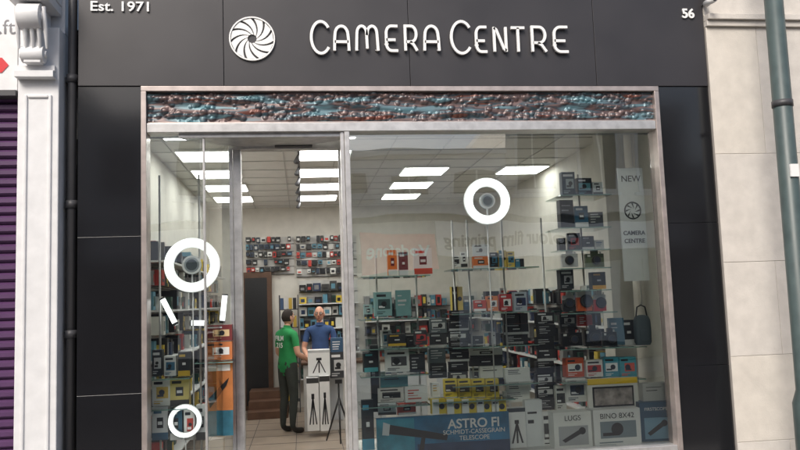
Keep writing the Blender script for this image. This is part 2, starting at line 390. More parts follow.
q.done('street_lamp')
# ---------------------------------------------------------------- ground
b=MB(); b.quad([(-120,-120,-.135),(120,-120,-.135),(120,120,-.135),(-120,120,-.135)],mat('asphalt',(.05,.05,.052),.9,var=.25,scale=3,bump=.4,bscale=120)); b.done('ground',fix=False)
PAV=mat('paving',(.28,.27,.26),.8,var=.2,scale=2,bump=.2); PV2=mat('kerb_stone',(.36,.35,.33),.8)
b=MB()
for i in range(-20,20):
    for j in range(4): b.box(i*.6+.003,i*.6+.597,-2.36+j*.59+.003,-2.36+(j+1)*.59-.003-(0.0),-.1,-.0,PAV)
b.box(-12,12,-2.36,-.0,-.13,-.006,GAP)
b.done('pavement',fix=True)
b=MB()
for i in range(-13,13): b.box(i*.9+.003,i*.9+.897,-2.5,-2.363,-.134,.0,PV2)
b.done('kerb',None,.01)
b=MB(); YL=mat('road_yellow',(.55,.38,.05),.8,var=.2); b.quad([(-40,-2.85,-.131),(40,-2.85,-.131),(40,-2.75,-.131),(-40,-2.75,-.131)],YL); b.quad([(-40,-3.05,-.131),(40,-3.05,-.131),(40,-2.95,-.131),(-40,-2.95,-.131)],YL); b.done('road_marking',fix=False)
b=MB(); b.box(-20,20,-12.9,-10.2,-.13,0,PAV); b.done('pavement',None,.01)
# opposite terrace (real street side, seen reflected in the glass)
ob=empty('opposite_terrace'); b=MB()
OW=mat('render_bright_white',(.85,.85,.83),.7,var=.04)
cols=[mat('render_cream',(.72,.68,.60),.8),BRICK,OW,mat('render_grey',(.55,.58,.58),.8)]
xs=[-22,-13,-6,-.5,4.5,9.5,16,24]; hs=[8,7.2,6.4,5.5,6.6,5.0,7.4]; cc=[1,0,2,2,0,3,1]
for i in range(len(xs)-1):
    c_=cols[cc[i]]; h=hs[i]
    b.box(xs[i],xs[i+1]-.01,-18,-13,3.9,h,c_); b.box(xs[i],xs[i+1]-.012,-17.9,-13.2,0,3.9,DGREY); b.box(xs[i],xs[i+1]-.013,-18.05,-12.85,h+.001,h+.15,OW)
    n=3; w=(xs[i+1]-xs[i])/n
    for k in range(n):
        cx=xs[i]+(k+.5)*w; zt_=min(6.4,h-.4)
        b.box(cx-.55,cx+.55,-13.01,-12.95,4.4,zt_,WPAINT); b.box(cx-.47,cx+.47,-13.0,-12.94,4.48,zt_-.08,BLACK); b.box(cx-.02,cx+.02,-13,-12.93,4.5,zt_-.1,WPAINT); b.box(cx-.65,cx+.65,-13.1,-12.9,4.3,4.38,WPAINT)
        b.box(cx-w/2+.3,cx+w/2-.3,-13.19,-13.1,.5,2.6,[DGREY,cols[3],BLACK,cols[0]][(i+k)%4])
    b.box(xs[i]+.1,xs[i+1]-.1,-13.2,-12.8,2.95,3.7,[OW,DGREY,OW,cm(190,190,185),OW,DGREY,OW][i])
b.done('facades',ob)
SRED=cm(240,25,30)
p=M(395,253,13); q=MB(); q.box(p.x-.9,p.x+1.0,-12.78,-12.7,p.z-.45,p.z+.45,SRED); q.done('red_shop_sign')
text('Vodafone',p.x,-12.69,p.z,.42,WHITE,name='red_shop_sign_lettering',rz=math.pi,bold=.01)
p=M(508,238,13); q=MB(); q.box(p.x-1.9,p.x+1.9,-12.78,-12.7,p.z-.4,p.z+.4,cm(245,245,242)); q.done('white_shop_sign')
text('Colour film printing',p.x,-12.69,p.z,.42,BLACK,name='white_shop_sign_lettering',rz=math.pi,bold=.01)
# ---------------------------------------------------------------- display goods
def pbox(px0,py0,px1,py1,y=.35,base=(230,230,228),acc=(30,30,35),style='photo',name='product_box',d=None,rot=0,txt=None,z0=None):
    xa_,xb_,za,zb=R(px0,py0,px1,py1,y)
    w=xb_-xa_; h=zb-za; d=d or max(.06,min(w,h)*.55)
    X=Matrix.Translation(((xa_+xb_)/2,y,za))@Matrix.Rotation(rot,4,'Z')
    q=MB(); B=cm(*base); A=cm(*acc); q.box(-w/2,w/2,0,d,0,h,B,X)
    f=-.0015
    def fr(u0,u1,v0,v1,m_,k=1): q.box(-w/2+u0*w,-w/2+u1*w,f*k,-.0002,v0*h,v1*h,m_,X)
    dk=cm(35,35,40); lt=cm(235,235,235)
    if style=='photo':
        u=random.uniform(.08,.3); fr(u,.9,.28,.7,A); q.disc((w*random.uniform(-.05,.15),f*2,h*.5),min(w,h)*.16,dk,.002,20,X); fr(u+.05,u+.4,.34,.42,lt if sum(acc)<300 else dk,2)
        if not txt: fr(.1,random.uniform(.5,.85),.8,.9,dk if sum(base)>330 else lt)
        fr(.1,.45,.08,.12,A); fr(.1,.6,.16,.19,A)
    elif style=='band':
        fr(0,1,.0,.22,A); fr(.1,.6,.8,.9,A); fr(.3,.7,.36,.68,dk); fr(.36,.64,.46,.56,lt,2)
    elif style=='text':
        n=random.choice([2,3,4]); t0=random.uniform(.75,.88)
        for i in range(n): fr(.12,.12+random.uniform(.25,.7),t0-.17*i-random.uniform(.03,.08),t0-.17*i,A)
    elif style=='split':
        fr(.0,.5,.0,1,A); q.disc((w*.2,f*2,h*.5),min(w,h)*.2,dk,.002,16,X); fr(.08,.4,.7,.8,lt if sum(acc)<500 else dk,2)
    elif style=='tripod':
        fr(0,1,.9,1,A)
        for sx in(-1,0,1): q.add([X@Vector(v) for v in((-.008,f*2,h*.62),(.008,f*2,h*.62),(sx*w*.28+.008,f*2,h*.12),(sx*w*.28-.008,f*2,h*.12))],[(0,1,2,3)],dk)
        fr(.38,.62,.6,.7,dk)
    elif style=='scope':
        fr(.12,.9,.1,.62,A); q.add([X@Vector(v) for v in((-w*.3,f*2.5,h*.25),(-w*.22,f*2.5,h*.18),(w*.3,f*2.5,h*.45),(w*.24,f*2.5,h*.56))],[(0,1,2,3)],dk); q.disc((w*.24,f*2,h*.48),min(w,h)*.1,dk,.002,16,X)
    o=q.done(name,None,.002,True)
    if txt:
        t=text(txt,0,-.004,h*.8,min(w*1.35/len(txt),h*.2),cm(50,55,62) if sum(base)>400 else lt,parent=o,name='label',ext=.0005); t.location=X@Vector((0,-.004,h*.83)); t.rotation_euler=(math.pi/2,0,rot)
    return o
def camera_dev(px0,py0,px1,py1,y=.4,col=(25,25,28),top=(25,25,28),name='compact_camera'):
    x0,x1,z0,z1=R(px0,py0,px1,py1,y); w=x1-x0; h=z1-z0; X=Matrix.Translation(((x0+x1)/2,y,z0)); q=MB(); B=cm(*col,rough=.3); T=cm(*top,rough=.3)
    q.box(-w/2,w/2,0,w*.3,0,h*.55,B,X); q.box(-w/2,w/2,.002,w*.3-.002,h*.55,h*.78,T,X); q.box(-w*.18,w*.18,-.004,w*.22,h*.78,h,T,X)
    lx=w*random.uniform(-.12,.12)
    q.tube([(lx,0,h*.4),(lx,-w*.16,h*.4),(lx,-w*.2,h*.4)],[h*.26,h*.26,h*.23],BLACK,20,True,X); q.disc((lx,-w*.201,h*.4),h*.16,cm(60,65,80,rough=.1),.002,18,X); q.ring((lx,-w*.2,h*.4),h*.23,h*.2,DGREY,.003,20,X)
    q.tube([(w*.34,w*.12,h*.78),(w*.34,w*.12,h*.9)],w*.06,STEEL,10,True,X); q.box(-w*.42,-w*.26,-.003,.0,h*.6,h*.72,cm(220,220,215),X)
    return q.done(name,None,.003)
def shelf(px0,px1,py,y0=.3,y1=.65,name='glass_shelf',ym=None):
    ym=ym or (y0+y1)/2; x0=M(px0,py,ym).x; x1=M(px1,py,ym).x; z=M((px0+px1)/2,py,ym).z
    q=MB(); q.box(x0,x1,y0,y1,z-.012,z-.002,CLEAR); q.box(x0,x1,y0-.004,y0-.0005,z-.011,z-.003,mat('glass_edge',(.25,.4,.36),.2)); q.done(name)
def post(px,py,z0,z1,y=.6,r=.009):
    x=M(px,py,y).x; q=MB(); q.tube([(x,y,z0),(x,y,z1)],r,STEEL,10); q.tube([(x,y,z0),(x,y,z0+.02)],r*2.4,STEEL,12); q.done('display_post')
b=MB(); DP=mat('display_base',(.6,.6,.58),.6)
b.box(xdr+.05,WR-.0,.1,1.1,.02,ZB-.01,DP); b.box(WL+.02,xq0-.05,.1,.4,.02,zl-.01,DP); b.done('display_plinth',shop,.004)
for px in(455,470,505,545,585): post(px,300,ZB,2.5 if px<560 else 2.9)
for px in(378,418): post(px,330,ZB,2.2)
for (a,c,py) in ((450,535,383),(450,535,345),(450,535,312),(450,535,268),(556,640,379),(556,622,347),(556,612,312),(556,606,290),(556,606,268),(556,606,228),(556,606,196),(360,428,404),(360,428,374),(360,428,347),(360,428,318),(360,428,276)): shelf(a,c,py,.3,.72,ym=.42)
def telescope_poster():
    x0,x1,z0,z1=R(377,415,510,470,.14); z0=ZB; w=x1-x0; h=z1-z0
    q=MB(); q.box(x0,x1,.14,.17,z0,z1,mat('poster_blue',C(40,118,162),.35,var=.5,scale=5)); 
    q.box(x0,x0+w*.28,.138,.1399,z0+.01,z1-.01,mat('poster_teal',C(60,150,175),.35,var=.4,scale=7)); q.box(x0+w*.3,x1,.1385,.1399,z0,z0+h*.3,mat('poster_navy',C(26,58,98),.35,var=.4,scale=6))
    q.add([(x0+w*.05,.136,z0+h*.62),(x0+w*.52,.136,z0+h*.36),(x0+w*.53,.136,z0+h*.5),(x0+w*.06,.136,z0+h*.86)],[(0,1,2,3)],BLACK)
    q.add([(x0+w*.04,.135,z0+h*.58),(x0+w*.09,.135,z0+h*.56),(x0+w*.1,.135,z0+h*.84),(x0+w*.05,.135,z0+h*.9)],[(0,1,2,3)],cm(210,215,220))
    q.add([(x0+w*.3,.135,z0),(x0+w*.34,.135,z0),(x0+w*.36,.135,z0+h*.46),(x0+w*.33,.135,z0+h*.46)],[(0,1,2,3)],BLACK)
    o=q.done('telescope_poster')
    text('ASTRO FI',x0+w*.73,.134,z0+h*.75,.105,WHITE,o,'title',bold=.002); text('SCHMIDT-CASSEGRAIN\nTELESCOPE',x0+w*.73,.134,z0+h*.47,.05,WHITE,o,'subtitle')
telescope_poster()
Y1=(242,212,60)
for i in range(5): pbox(432+i*15,399,446+i*15,414,.3,Y1,(250,250,245),'split','film_box',rot=random.uniform(-.15,.15))
for i in range(4): pbox(444+i*14,379,457+i*14,397,.42,(244,216,70),(60,60,60),'photo','film_box',rot=random.uniform(-.15,.2))
pbox(432,383,440,397,.38,(238,238,235),(200,160,60),'text','film_box',rot=.1)
shelf(430,510,398,.25,.6,ym=.42)
for a in [(505,368,530,379,.45),(506,379,531,391,.45),(504,391,530,402,.45),(480,366,503,378,.55)]: pbox(*a,(232,232,228),(90,90,95),'text')
pbox(508,408,526,448,.25,(235,235,235),(60,70,80),'tripod'); pbox(526,400,543,448,.3,(225,228,230),(40,40,45),'text'); pbox(543,412,554,450,.3,(235,235,235),(60,60,60),'photo')
pbox(554,412,592,449,.16,(242,242,240),(180,182,186),'scope',txt='LUGS'); pbox(594,409,641,449,.16,(244,244,244),(130,145,155),'photo',txt='BINO 8X42')
pbox(641,402,672,443,.2,(46,84,114),(120,160,185),'scope',rot=-.08,txt='FIRSTSCOPE'); pbox(643,383,670,402,.28,(190,190,188),(60,60,60),'text')
x0,x1,z0,z1=R(588,378,638,410,.3); q=MB(); q.box(x0,x1,.3,.34,z0,z1,cm(228,226,220)); q.box(x0,x1,.295,.2995,z1-.05,z1,cm(240,200,30)); q.box(x0+.04,x1-.04,.294,.2995,z0+.03,z1-.07,BLACK); q.box(x0+.055,x1-.055,.291,.2938,z0+.045,z1-.085,mat('screen_picture',C(165,155,150),.3,var=.6,scale=14)); q.done('tablet_display_stand',None,.002)
for a in [(566,358,584,377,(210,90,50),(240,240,235)),(586,360,603,377,(235,233,228),(200,60,50)),(604,357,619,377,(60,150,170),(240,240,240)),(620,357,636,377,(70,160,175),(230,90,60)),(566,378,586,402,(225,225,222),(50,60,80)),(556,386,566,410,(215,215,210),(60,60,60))]:
    pbox(*a[:4],.42,a[4],a[5],'photo',rot=random.uniform(-.12,.12))
for a in [(562,329,582,346),(585,325,601,346),(603,328,617,346)]: camera_dev(*a,.42)
for a in [(577,286,592,311,(225,100,45),(235,235,230)),(594,290,606,311,(200,40,45),(225,225,220)),(563,291,575,311,(45,45,50),(200,200,200))]: camera_dev(*a[:4],.42,a[4],a[5],'instant_camera')
for a in [(562,250,578,267,(225,225,225),(200,200,200)),(586,250,604,267,(110,120,90),(70,80,60))]: camera_dev(*a[:4],.42,a[4],a[5])
for a in [(560,200,574,227,(30,34,40),(190,190,190)),(575,206,588,227,(34,90,120),(230,230,230)),(589,212,603,227,(60,64,70),(220,220,215)),(562,172,575,195,(40,60,80),(180,190,190)),(577,178,592,195,(28,28,32),(90,150,160)),(593,182,603,195,(200,205,205),(60,60,60)),
          (559,238,566,250,(30,30,34),(200,200,200)),(568,233,580,250,(26,28,34),(200,60,60)),(582,236,594,250,(46,48,54),(220,220,220)),(595,240,604,250,(210,210,205),(40,90,130)),
          (560,270,574,289,(50,54,60),(220,220,220)),(592,272,606,289,(30,32,38),(240,180,60)),(610,318,624,345,(70,110,130),(220,220,220)),(622,320,636,345,(40,42,48),(210,210,210)),(560,314,576,327,(34,36,42),(200,200,200)),(578,315,592,326,(200,60,50),(240,240,240))]:
    pbox(*a[:4],.5,a[4],a[5],random.choice(['photo','text','band']),rot=random.uniform(-.15,.15))
shelf(606,642,346,.4,.72,ym=.5); shelf(556,606,250,.4,.65,ym=.5)
random.seed(11)
def column(px0,px1,pyt,pyb,n,y,cols,acc=(210,210,210)):
    h=(pyb-pyt)/n
    for i in range(n):
        j=random.uniform(-1,1); pbox(px0+j,pyb-(i+1)*h+.3,px1+j,pyb-i*h,y,random.choice(cols),acc,random.choice(['text','photo','band']),rot=random.uniform(-.14,.14))
DK=[(28,28,32),(40,40,46),(22,24,30),(50,48,52)]
column(449,468,310,382,7,.5,DK); column(505,529,313,345,3,.6,DK+[(200,200,198)]); column(537,555,312,410,8,.5,DK)
column(470,502,348,366,2,.55,[(225,225,222),(60,60,64)],(60,60,60)); column(474,490,244,268,2,.5,[(215,218,220),(225,120,60)])
column(474,486,300,311,1,.45,[(215,70,50)],(240,240,240)); pbox(487,296,498,311,.45,(235,130,60),(245,245,245),'photo'); pbox(500,294,512,311,.45,(190,50,55),(245,245,245),'photo'); pbox(514,292,527,311,.5,(180,190,200),(40,50,90))
def fill(px0,px1,pys,hr,y,pal,seed):
    random.seed(seed); x=px0
    while x<px1-6:
        w=random.uniform(7,15); h=random.uniform(*hr)
        if x+w>px1: break
        if random.random()<.9: pbox(x,pys-h,x+w-1,pys,y,random.choice(pal),random.choice([(30,30,35),(220,220,220),(200,70,60),(60,130,160)]),random.choice(['photo','text','band','split']),rot=random.uniform(-.2,.2))
        x+=w
PAL=[(28,28,32),(40,42,50),(225,225,222),(60,62,66),(200,205,205),(45,80,110),(200,70,50),(26,28,34),(230,200,90),(22,24,28)]
fill(452,504,344,(8,24),.6,PAL,1); fill(530,537,344,(8,14),.6,PAL,9); fill(490,536,267,(8,20),.62,PAL,3); fill(452,472,267,(10,20),.62,PAL,4); fill(452,536,311,(8,30),.68,PAL,5); fill(470,536,382,(8,16),.62,PAL,6)
fill(382,428,346,(8,20),.6,PAL,12); fill(364,428,317,(10,26),.62,[(170,200,200),(60,64,70),(200,205,205),(90,130,140),(35,36,40)],7)
random.seed(21)
for a in [(378,388,403,402,(210,205,200),(40,40,45)),(405,386,428,402,(235,235,235),(200,70,50)),(378,403,396,415,(220,225,228),(90,90,90)),(398,403,416,415,(225,90,70),(240,240,240)),
          (381,375,408,387,(70,140,150),(30,30,30)),(385,350,409,372,(228,228,226),(80,80,85)),(410,354,425,372,(50,52,58),(200,200,200)),(388,334,406,346,(40,40,44),(220,180,60)),
          (364,352,378,372,(40,45,50),(90,170,180)),(414,330,427,345,(60,60,64),(200,60,60)),
          (375,292,392,316,(150,190,190),(60,90,90)),(396,290,411,316,(120,165,165),(210,210,210)),(388,250,397,275,(235,130,50),(240,240,235)),(399,252,408,275,(60,60,64),(230,230,230)),(414,248,432,274,(240,240,238),(220,80,60))]:
    pbox(*a[:4],.42,a[4],a[5],random.choice(['photo','text','band']),rot=random.uniform(-.12,.12))
column(429,446,318,378,4,.75,[(60,62,66),(190,190,190),(90,100,104)])
pbox(362,400,374,450,.3,(40,46,52),(80,160,190),'band'); pbox(371,345,379,412,.45,(35,38,42),(200,200,200),'text')
def bag(px0,py0,px1,py1,y,col,name='camera_bag'):
    x0,x1,z0,z1=R(px0,py0,px1,py1,y); w=x1-x0;h=z1-z0; cx=(x0+x1)/2; q=MB(); B=cm(*col,rough=.8)
    vs=[];fs=[];n=16
    for i,(zz_,s) in enumerate(((0,.8),(.08,.97),(.4,1),(.62,.95),(.72,.75),(.75,.3))):
        for k in range(n):
            a=2*math.pi*k/n; ca=math.copysign(abs(math.cos(a))**.5,math.cos(a)); sa=math.copysign(abs(math.sin(a))**.5,math.sin(a))
            vs.append((cx+ca*w/2*s,y+sa*w*.3*s,z0+h*zz_))
    for i in range(5):
        for k in range(n): fs.append((i*n+k,i*n+(k+1)%n,(i+1)*n+(k+1)%n,(i+1)*n+k))
    fs.append(tuple(range(5*n,6*n))); q.add(vs,fs,B,True)
    q.tube([(cx-w*.35,y,z0+h*.7),(cx-w*.25,y,z0+h*.95),(cx,y,z1),(cx+w*.25,y,z0+h*.95),(cx+w*.35,y,z0+h*.7)],.008,BLACK,6)
    q.box(cx-w*.3,cx+w*.3,y-w*.36,y-w*.28,z0+h*.1,z0+h*.38,B); q.done(name,None,.004)
bag(634,305,650,345,.4,(80,92,100))
q=MB(); xx=M(642,305,.4).x; q.tube([(xx,.4,M(642,305,.4).z),(xx,.4,ZC)],.003,STEEL,6); q.done('hanging_wire')
x0,x1,z0,z1=R(621,168,646,281,.35)
q=MB(); q.box(x0,x1,.35,.365,z0,z1,cm(235,238,238)); zc_=z0+(z1-z0)*.62; xc=(x0+x1)/2
q.ring((xc,.3495,zc_),.08,.068,cm(50,55,60),.003)
for k in range(8):
    a=k*math.pi/4; q.add([(xc+.02*math.cos(a),.347,zc_+.02*math.sin(a)),(xc+.066*math.cos(a+.7),.347,zc_+.066*math.sin(a+.7)),(xc+.066*math.cos(a+.95),.347,zc_+.066*math.sin(a+.95))],[(0,1,2)],cm(50,55,60))
for sx in(-1,1): q.tube([(xc+sx*.06,.357,z1),(xc+sx*.06,.357,ZC)],.002,STEEL,6)
o=q.done('hanging_banner',fix=False)
TK=cm(40,45,50)
text('NEW',xc,.347,z1-.1,.08,TK,o,'title'); text('CAMERA',xc,.347,z0+(z1-z0)*.42,.052,TK,o,'line_1',bold=.001); text('CENTRE',xc,.347,z0+(z1-z0)*.35,.052,TK,o,'line_2',bold=.001)
def ringlight(px,py,ro,ri,y,lens=True):
    c=M(px,py,y); s=(M(px+10,py,y).x-c.x)/10; q=MB()
    q.ring((c.x,y,c.z),ro*s,ri*s,RING,.03,56); q.ring((c.x,y+.021,c.z),(ro+1)*s,(ri-1)*s,WHITE,.02,56)
    if lens:
        LG=cm(170,178,182)
        q.tube([(c.x,y+.02,c.z),(c.x,y-.02,c.z)],ri*s*.5,LG,24); q.disc((c.x,y-.021,c.z),ri*s*.3,cm(95,102,108,rough=.1),.003); q.ring((c.x,y-.021,c.z),ri*s*.5,ri*s*.4,WHITE,.004)
        q.box(c.x-.006,c.x+.006,y,y+.015,c.z-ri*s,c.z-ri*s*.5,STEEL)
    zb=ZB if px>300 else zl
    q.tube([(c.x,y+.03,c.z-ro*s*.96),(c.x,y+.03,zb)],.006,STEEL,8)
    for a in(0,2.1,4.2): q.tube([(c.x,y+.03,zb+.12),(c.x+.12*math.cos(a),y+.03+.1*math.sin(a),zb+.0)],.006,STEEL,6)
    q.done('ring_light')
ringlight(192,265,27,19,.2); ringlight(487,201,22,15,.25); ringlight(185,421,16,13,.2,lens=False)
def bar(p0,p1,y,name='led_light_bar'):
    a=M(*p0,y); c_=M(*p1,y); q=MB(); q.tube([a,c_],.022,RING,10); q.tube([c_,c_+(a-c_).normalized()*.02],.026,DGREY,10); q.tube([a,a+(c_-a).normalized()*.012],.026,DGREY,10); q.done(name)
bar((162,298),(176,325),.3); bar((190,323),(207,323),.3); bar((225,294),(222,323),.35)
for a in [(152,379,170,406,(235,233,225),(220,180,60)),(170,378,189,406,(225,205,120),(60,60,60)),(205,325,232,341,(120,50,50),(230,200,150)),(205,342,232,360,(200,120,70),(240,240,235)),(152,407,168,440,(230,230,230),(70,110,140)),(196,405,207,440,(235,235,235),(60,60,60)),
          (152,350,162,376,(60,64,70),(220,220,220)),(164,356,176,376,(225,225,222),(60,110,140)),(178,352,190,376,(40,42,48),(220,180,60)),(170,408,182,440,(50,90,110),(230,230,230)),(184,409,195,440,(226,224,220),(180,60,50))]:
    pbox(*a[:4],.24,a[4],a[5],random.choice(['photo','band']),d=.1)
x0,x1,z0,z1=R(206,361,233,436,.26); q=MB(); q.box(x0,x1,.26,.28,z0,z1,mat('poster_orange',C(200,125,70),.4,var=.35,scale=5)); q.box(x0,x1,.257,.2595,z0,z0+.2,mat('poster_sea',C(60,120,140),.4,var=.4,scale=9)); q.add([(x0+.03,.256,z0+.22),(x1-.05,.256,z0+.4),(x1-.03,.256,z0+.46),(x0+.02,.256,z0+.3)],[(0,1,2,3)],BLACK)
q.box(x0+.02,x1-.02,.257,.2595,z1-.08,z1-.03,cm(240,235,225)); q.done('outdoor_poster',fix=True)
for px in(160,200): 
    x=M(px,300,.32).x; q=MB(); q.tube([(x,.32,zl),(x,.32,2.9)],.009,STEEL,8); q.done('display_post')
shelf(150,190,407,.15,.4); shelf(150,192,377,.15,.4); shelf(196,234,361,.2,.4)
# ---------------------------------------------------------------- shop interior fittings
def racks():
    random.seed(5)
    pal=[(30,30,34),(45,60,90),(190,60,50),(220,190,70),(210,210,205),(60,60,60),(90,140,160),(130,130,130),(25,25,28),(28,28,30),(40,70,60)]
    def unit(x0,x1,z0,z1,y,rows,name,ax='x',pal=pal,dens=.93,peg=False):
        q=MB(); BP=mat('slatwall',(.6,.59,.56),.7)
        def bx(u0,u1,d0,d1,a,c_,m_):
            if ax=='x': q.box(u0,u1,y-d1,y-d0,a,c_,m_)
            elif ax=='r': q.box(y-d1,y-d0,u0,u1,a,c_,m_)
            else: q.box(y+d0,y+d1,u0,u1,a,c_,m_)
        bx(x0,x1,0.005,.03,z0,z1,BP); rh=(z1-z0)/rows
        for j in range(rows):
            zz=z0+j*rh
            if not peg and j%2==0: bx(x0,x1,.031,.28,zz,zz+.018,WPAINT)
            else: bx(x0,x1,.031,.04,zz,zz+.01,DGREY)
            x=x0+.01
            while x<x1-.05:
                w=random.uniform(.06,.12) if peg else random.uniform(.06,.16); h=rh*(random.uniform(.5,.86) if not peg else random.uniform(.45,.75))
                if x+w>x1: break
                if random.random()<dens:
                    c_=cm(*random.choice(pal)); dd=random.uniform(.12,.24) if not peg else random.uniform(.06,.2); zo=(rh-h)*.9 if peg else .02; bx(x,x+w*(.8 if peg else .88),.045,dd,zz+zo,zz+zo+h,c_)
                    bx(x+w*.15,x+w*.65,dd,dd+.002,zz+zo+h*.2,zz+zo+h*random.uniform(.4,.8),cm(*random.choice(pal)))
                x+=w
        q.done(name)
    DP2=[(26,26,30),(30,32,38),(28,28,30),(45,60,80),(200,200,195),(60,60,60),(190,60,50),(90,140,160),(225,225,220)]
    unit(M(298,250,YB).x,M(345,250,YB).x+.2,.5,2.2,YB,8,'wall_shelving')
    unit(M(246,250,YB).x,M(294,250,YB).x,2.32,2.98,YB,5,'pegboard_display',pal=DP2,peg=True)
    unit(M(296,250,YB).x,M(345,250,YB).x+.2,2.26,2.98,YB,5,'pegboard_display',pal=DP2,peg=True)
    unit(M(345,250,YB).x+.3,XI1-.2,.5,1.9,YB,6,'wall_shelving')
    unit(1.4,YB-.2,.5,1.9,XI1,6,'wall_shelving','r')
    unit(1.6,YB-.2,.3,2.5,XI0,9,'wall_shelving','l')
racks()
b=MB(); x0,x1,z0,z1=R(246,278,268,400,YB-.1); b.box(x0-.08,x1+.08,YB-.14,YB-.01,0.02,z1+.1,WOOD); b.box(x0,x1,YB-.15,YB-.141,.1,z1,BLACK); b.done('inner_doorway',shop)
q=MB(); x0=M(279,300,YB-.6).x
for z in (.2,.5,.8,1.1,1.4,1.7): q.box(x0,x0+.32,YB-.7,YB-.4,z,z+.015,DGREY); [q.box(x0+.02+.07*i,x0+.075+.07*i,YB-.69,YB-.55,z+.016,z+.2,cm(*random.choice([(35,35,40),(190,190,190),(60,80,110),(180,150,60)]))) for i in range(4)]
for xx in(x0,x0+.305): q.box(xx,xx+.015,YB-.7,YB-.4,.02,1.95,DGREY)
q.done('display_rack')
b=MB(); 
for i in range(3): b.box(M(248,400,YB-1).x,M(288,400,YB-1).x,YB-1.2+i*.28,YB-.16,.013,.13*(i+1),WOOD)
b.done('wooden_steps',None,.005)
xc0=M(304,400,4.9).x; q=MB(); q.box(xc0,xc0+2.6,4.9,5.4,.013,.93,cm(225,224,220)); q.box(xc0-.03,xc0+2.63,4.87,5.43,.932,.965,WOOD)
for i in range(4): q.box(xc0+.1+i*.6,xc0+.55+i*.6,4.885,4.898,.15,.8,cm(200,205,210))
q.done('shop_counter',None,.004)
pbox(308,350,330,376,4.5,(236,236,234),(190,190,190),'tripod',d=.25); 
for a in((307,378,319,431),(320,376,330,431)): pbox(*a,4.4,(236,236,234),(60,60,60),'tripod',d=.25)
pbox(331,338,343,352,4.6,(60,90,120),(230,230,230),'text',d=.2); pbox(330,352,346,378,4.6,(60,62,66),(200,200,200),'photo',d=.25)
def tripod(px,py,y,h,name='tripod'):
    x=M(px,py,y).x; q=MB()
    for a in(.5,2.6,4.7): q.tube([(x,y,h*.75),(x+.2*math.cos(a),y+.2*math.sin(a),.013)],[.014,.009],BLACK,8)
    q.tube([(x,y,h*.55),(x,y,h)],.012,BLACK,8); q.box(x-.045,x+.045,y-.04,y+.04,h,h+.05,BLACK); q.done(name)
tripod(339,400,4.0,.75)
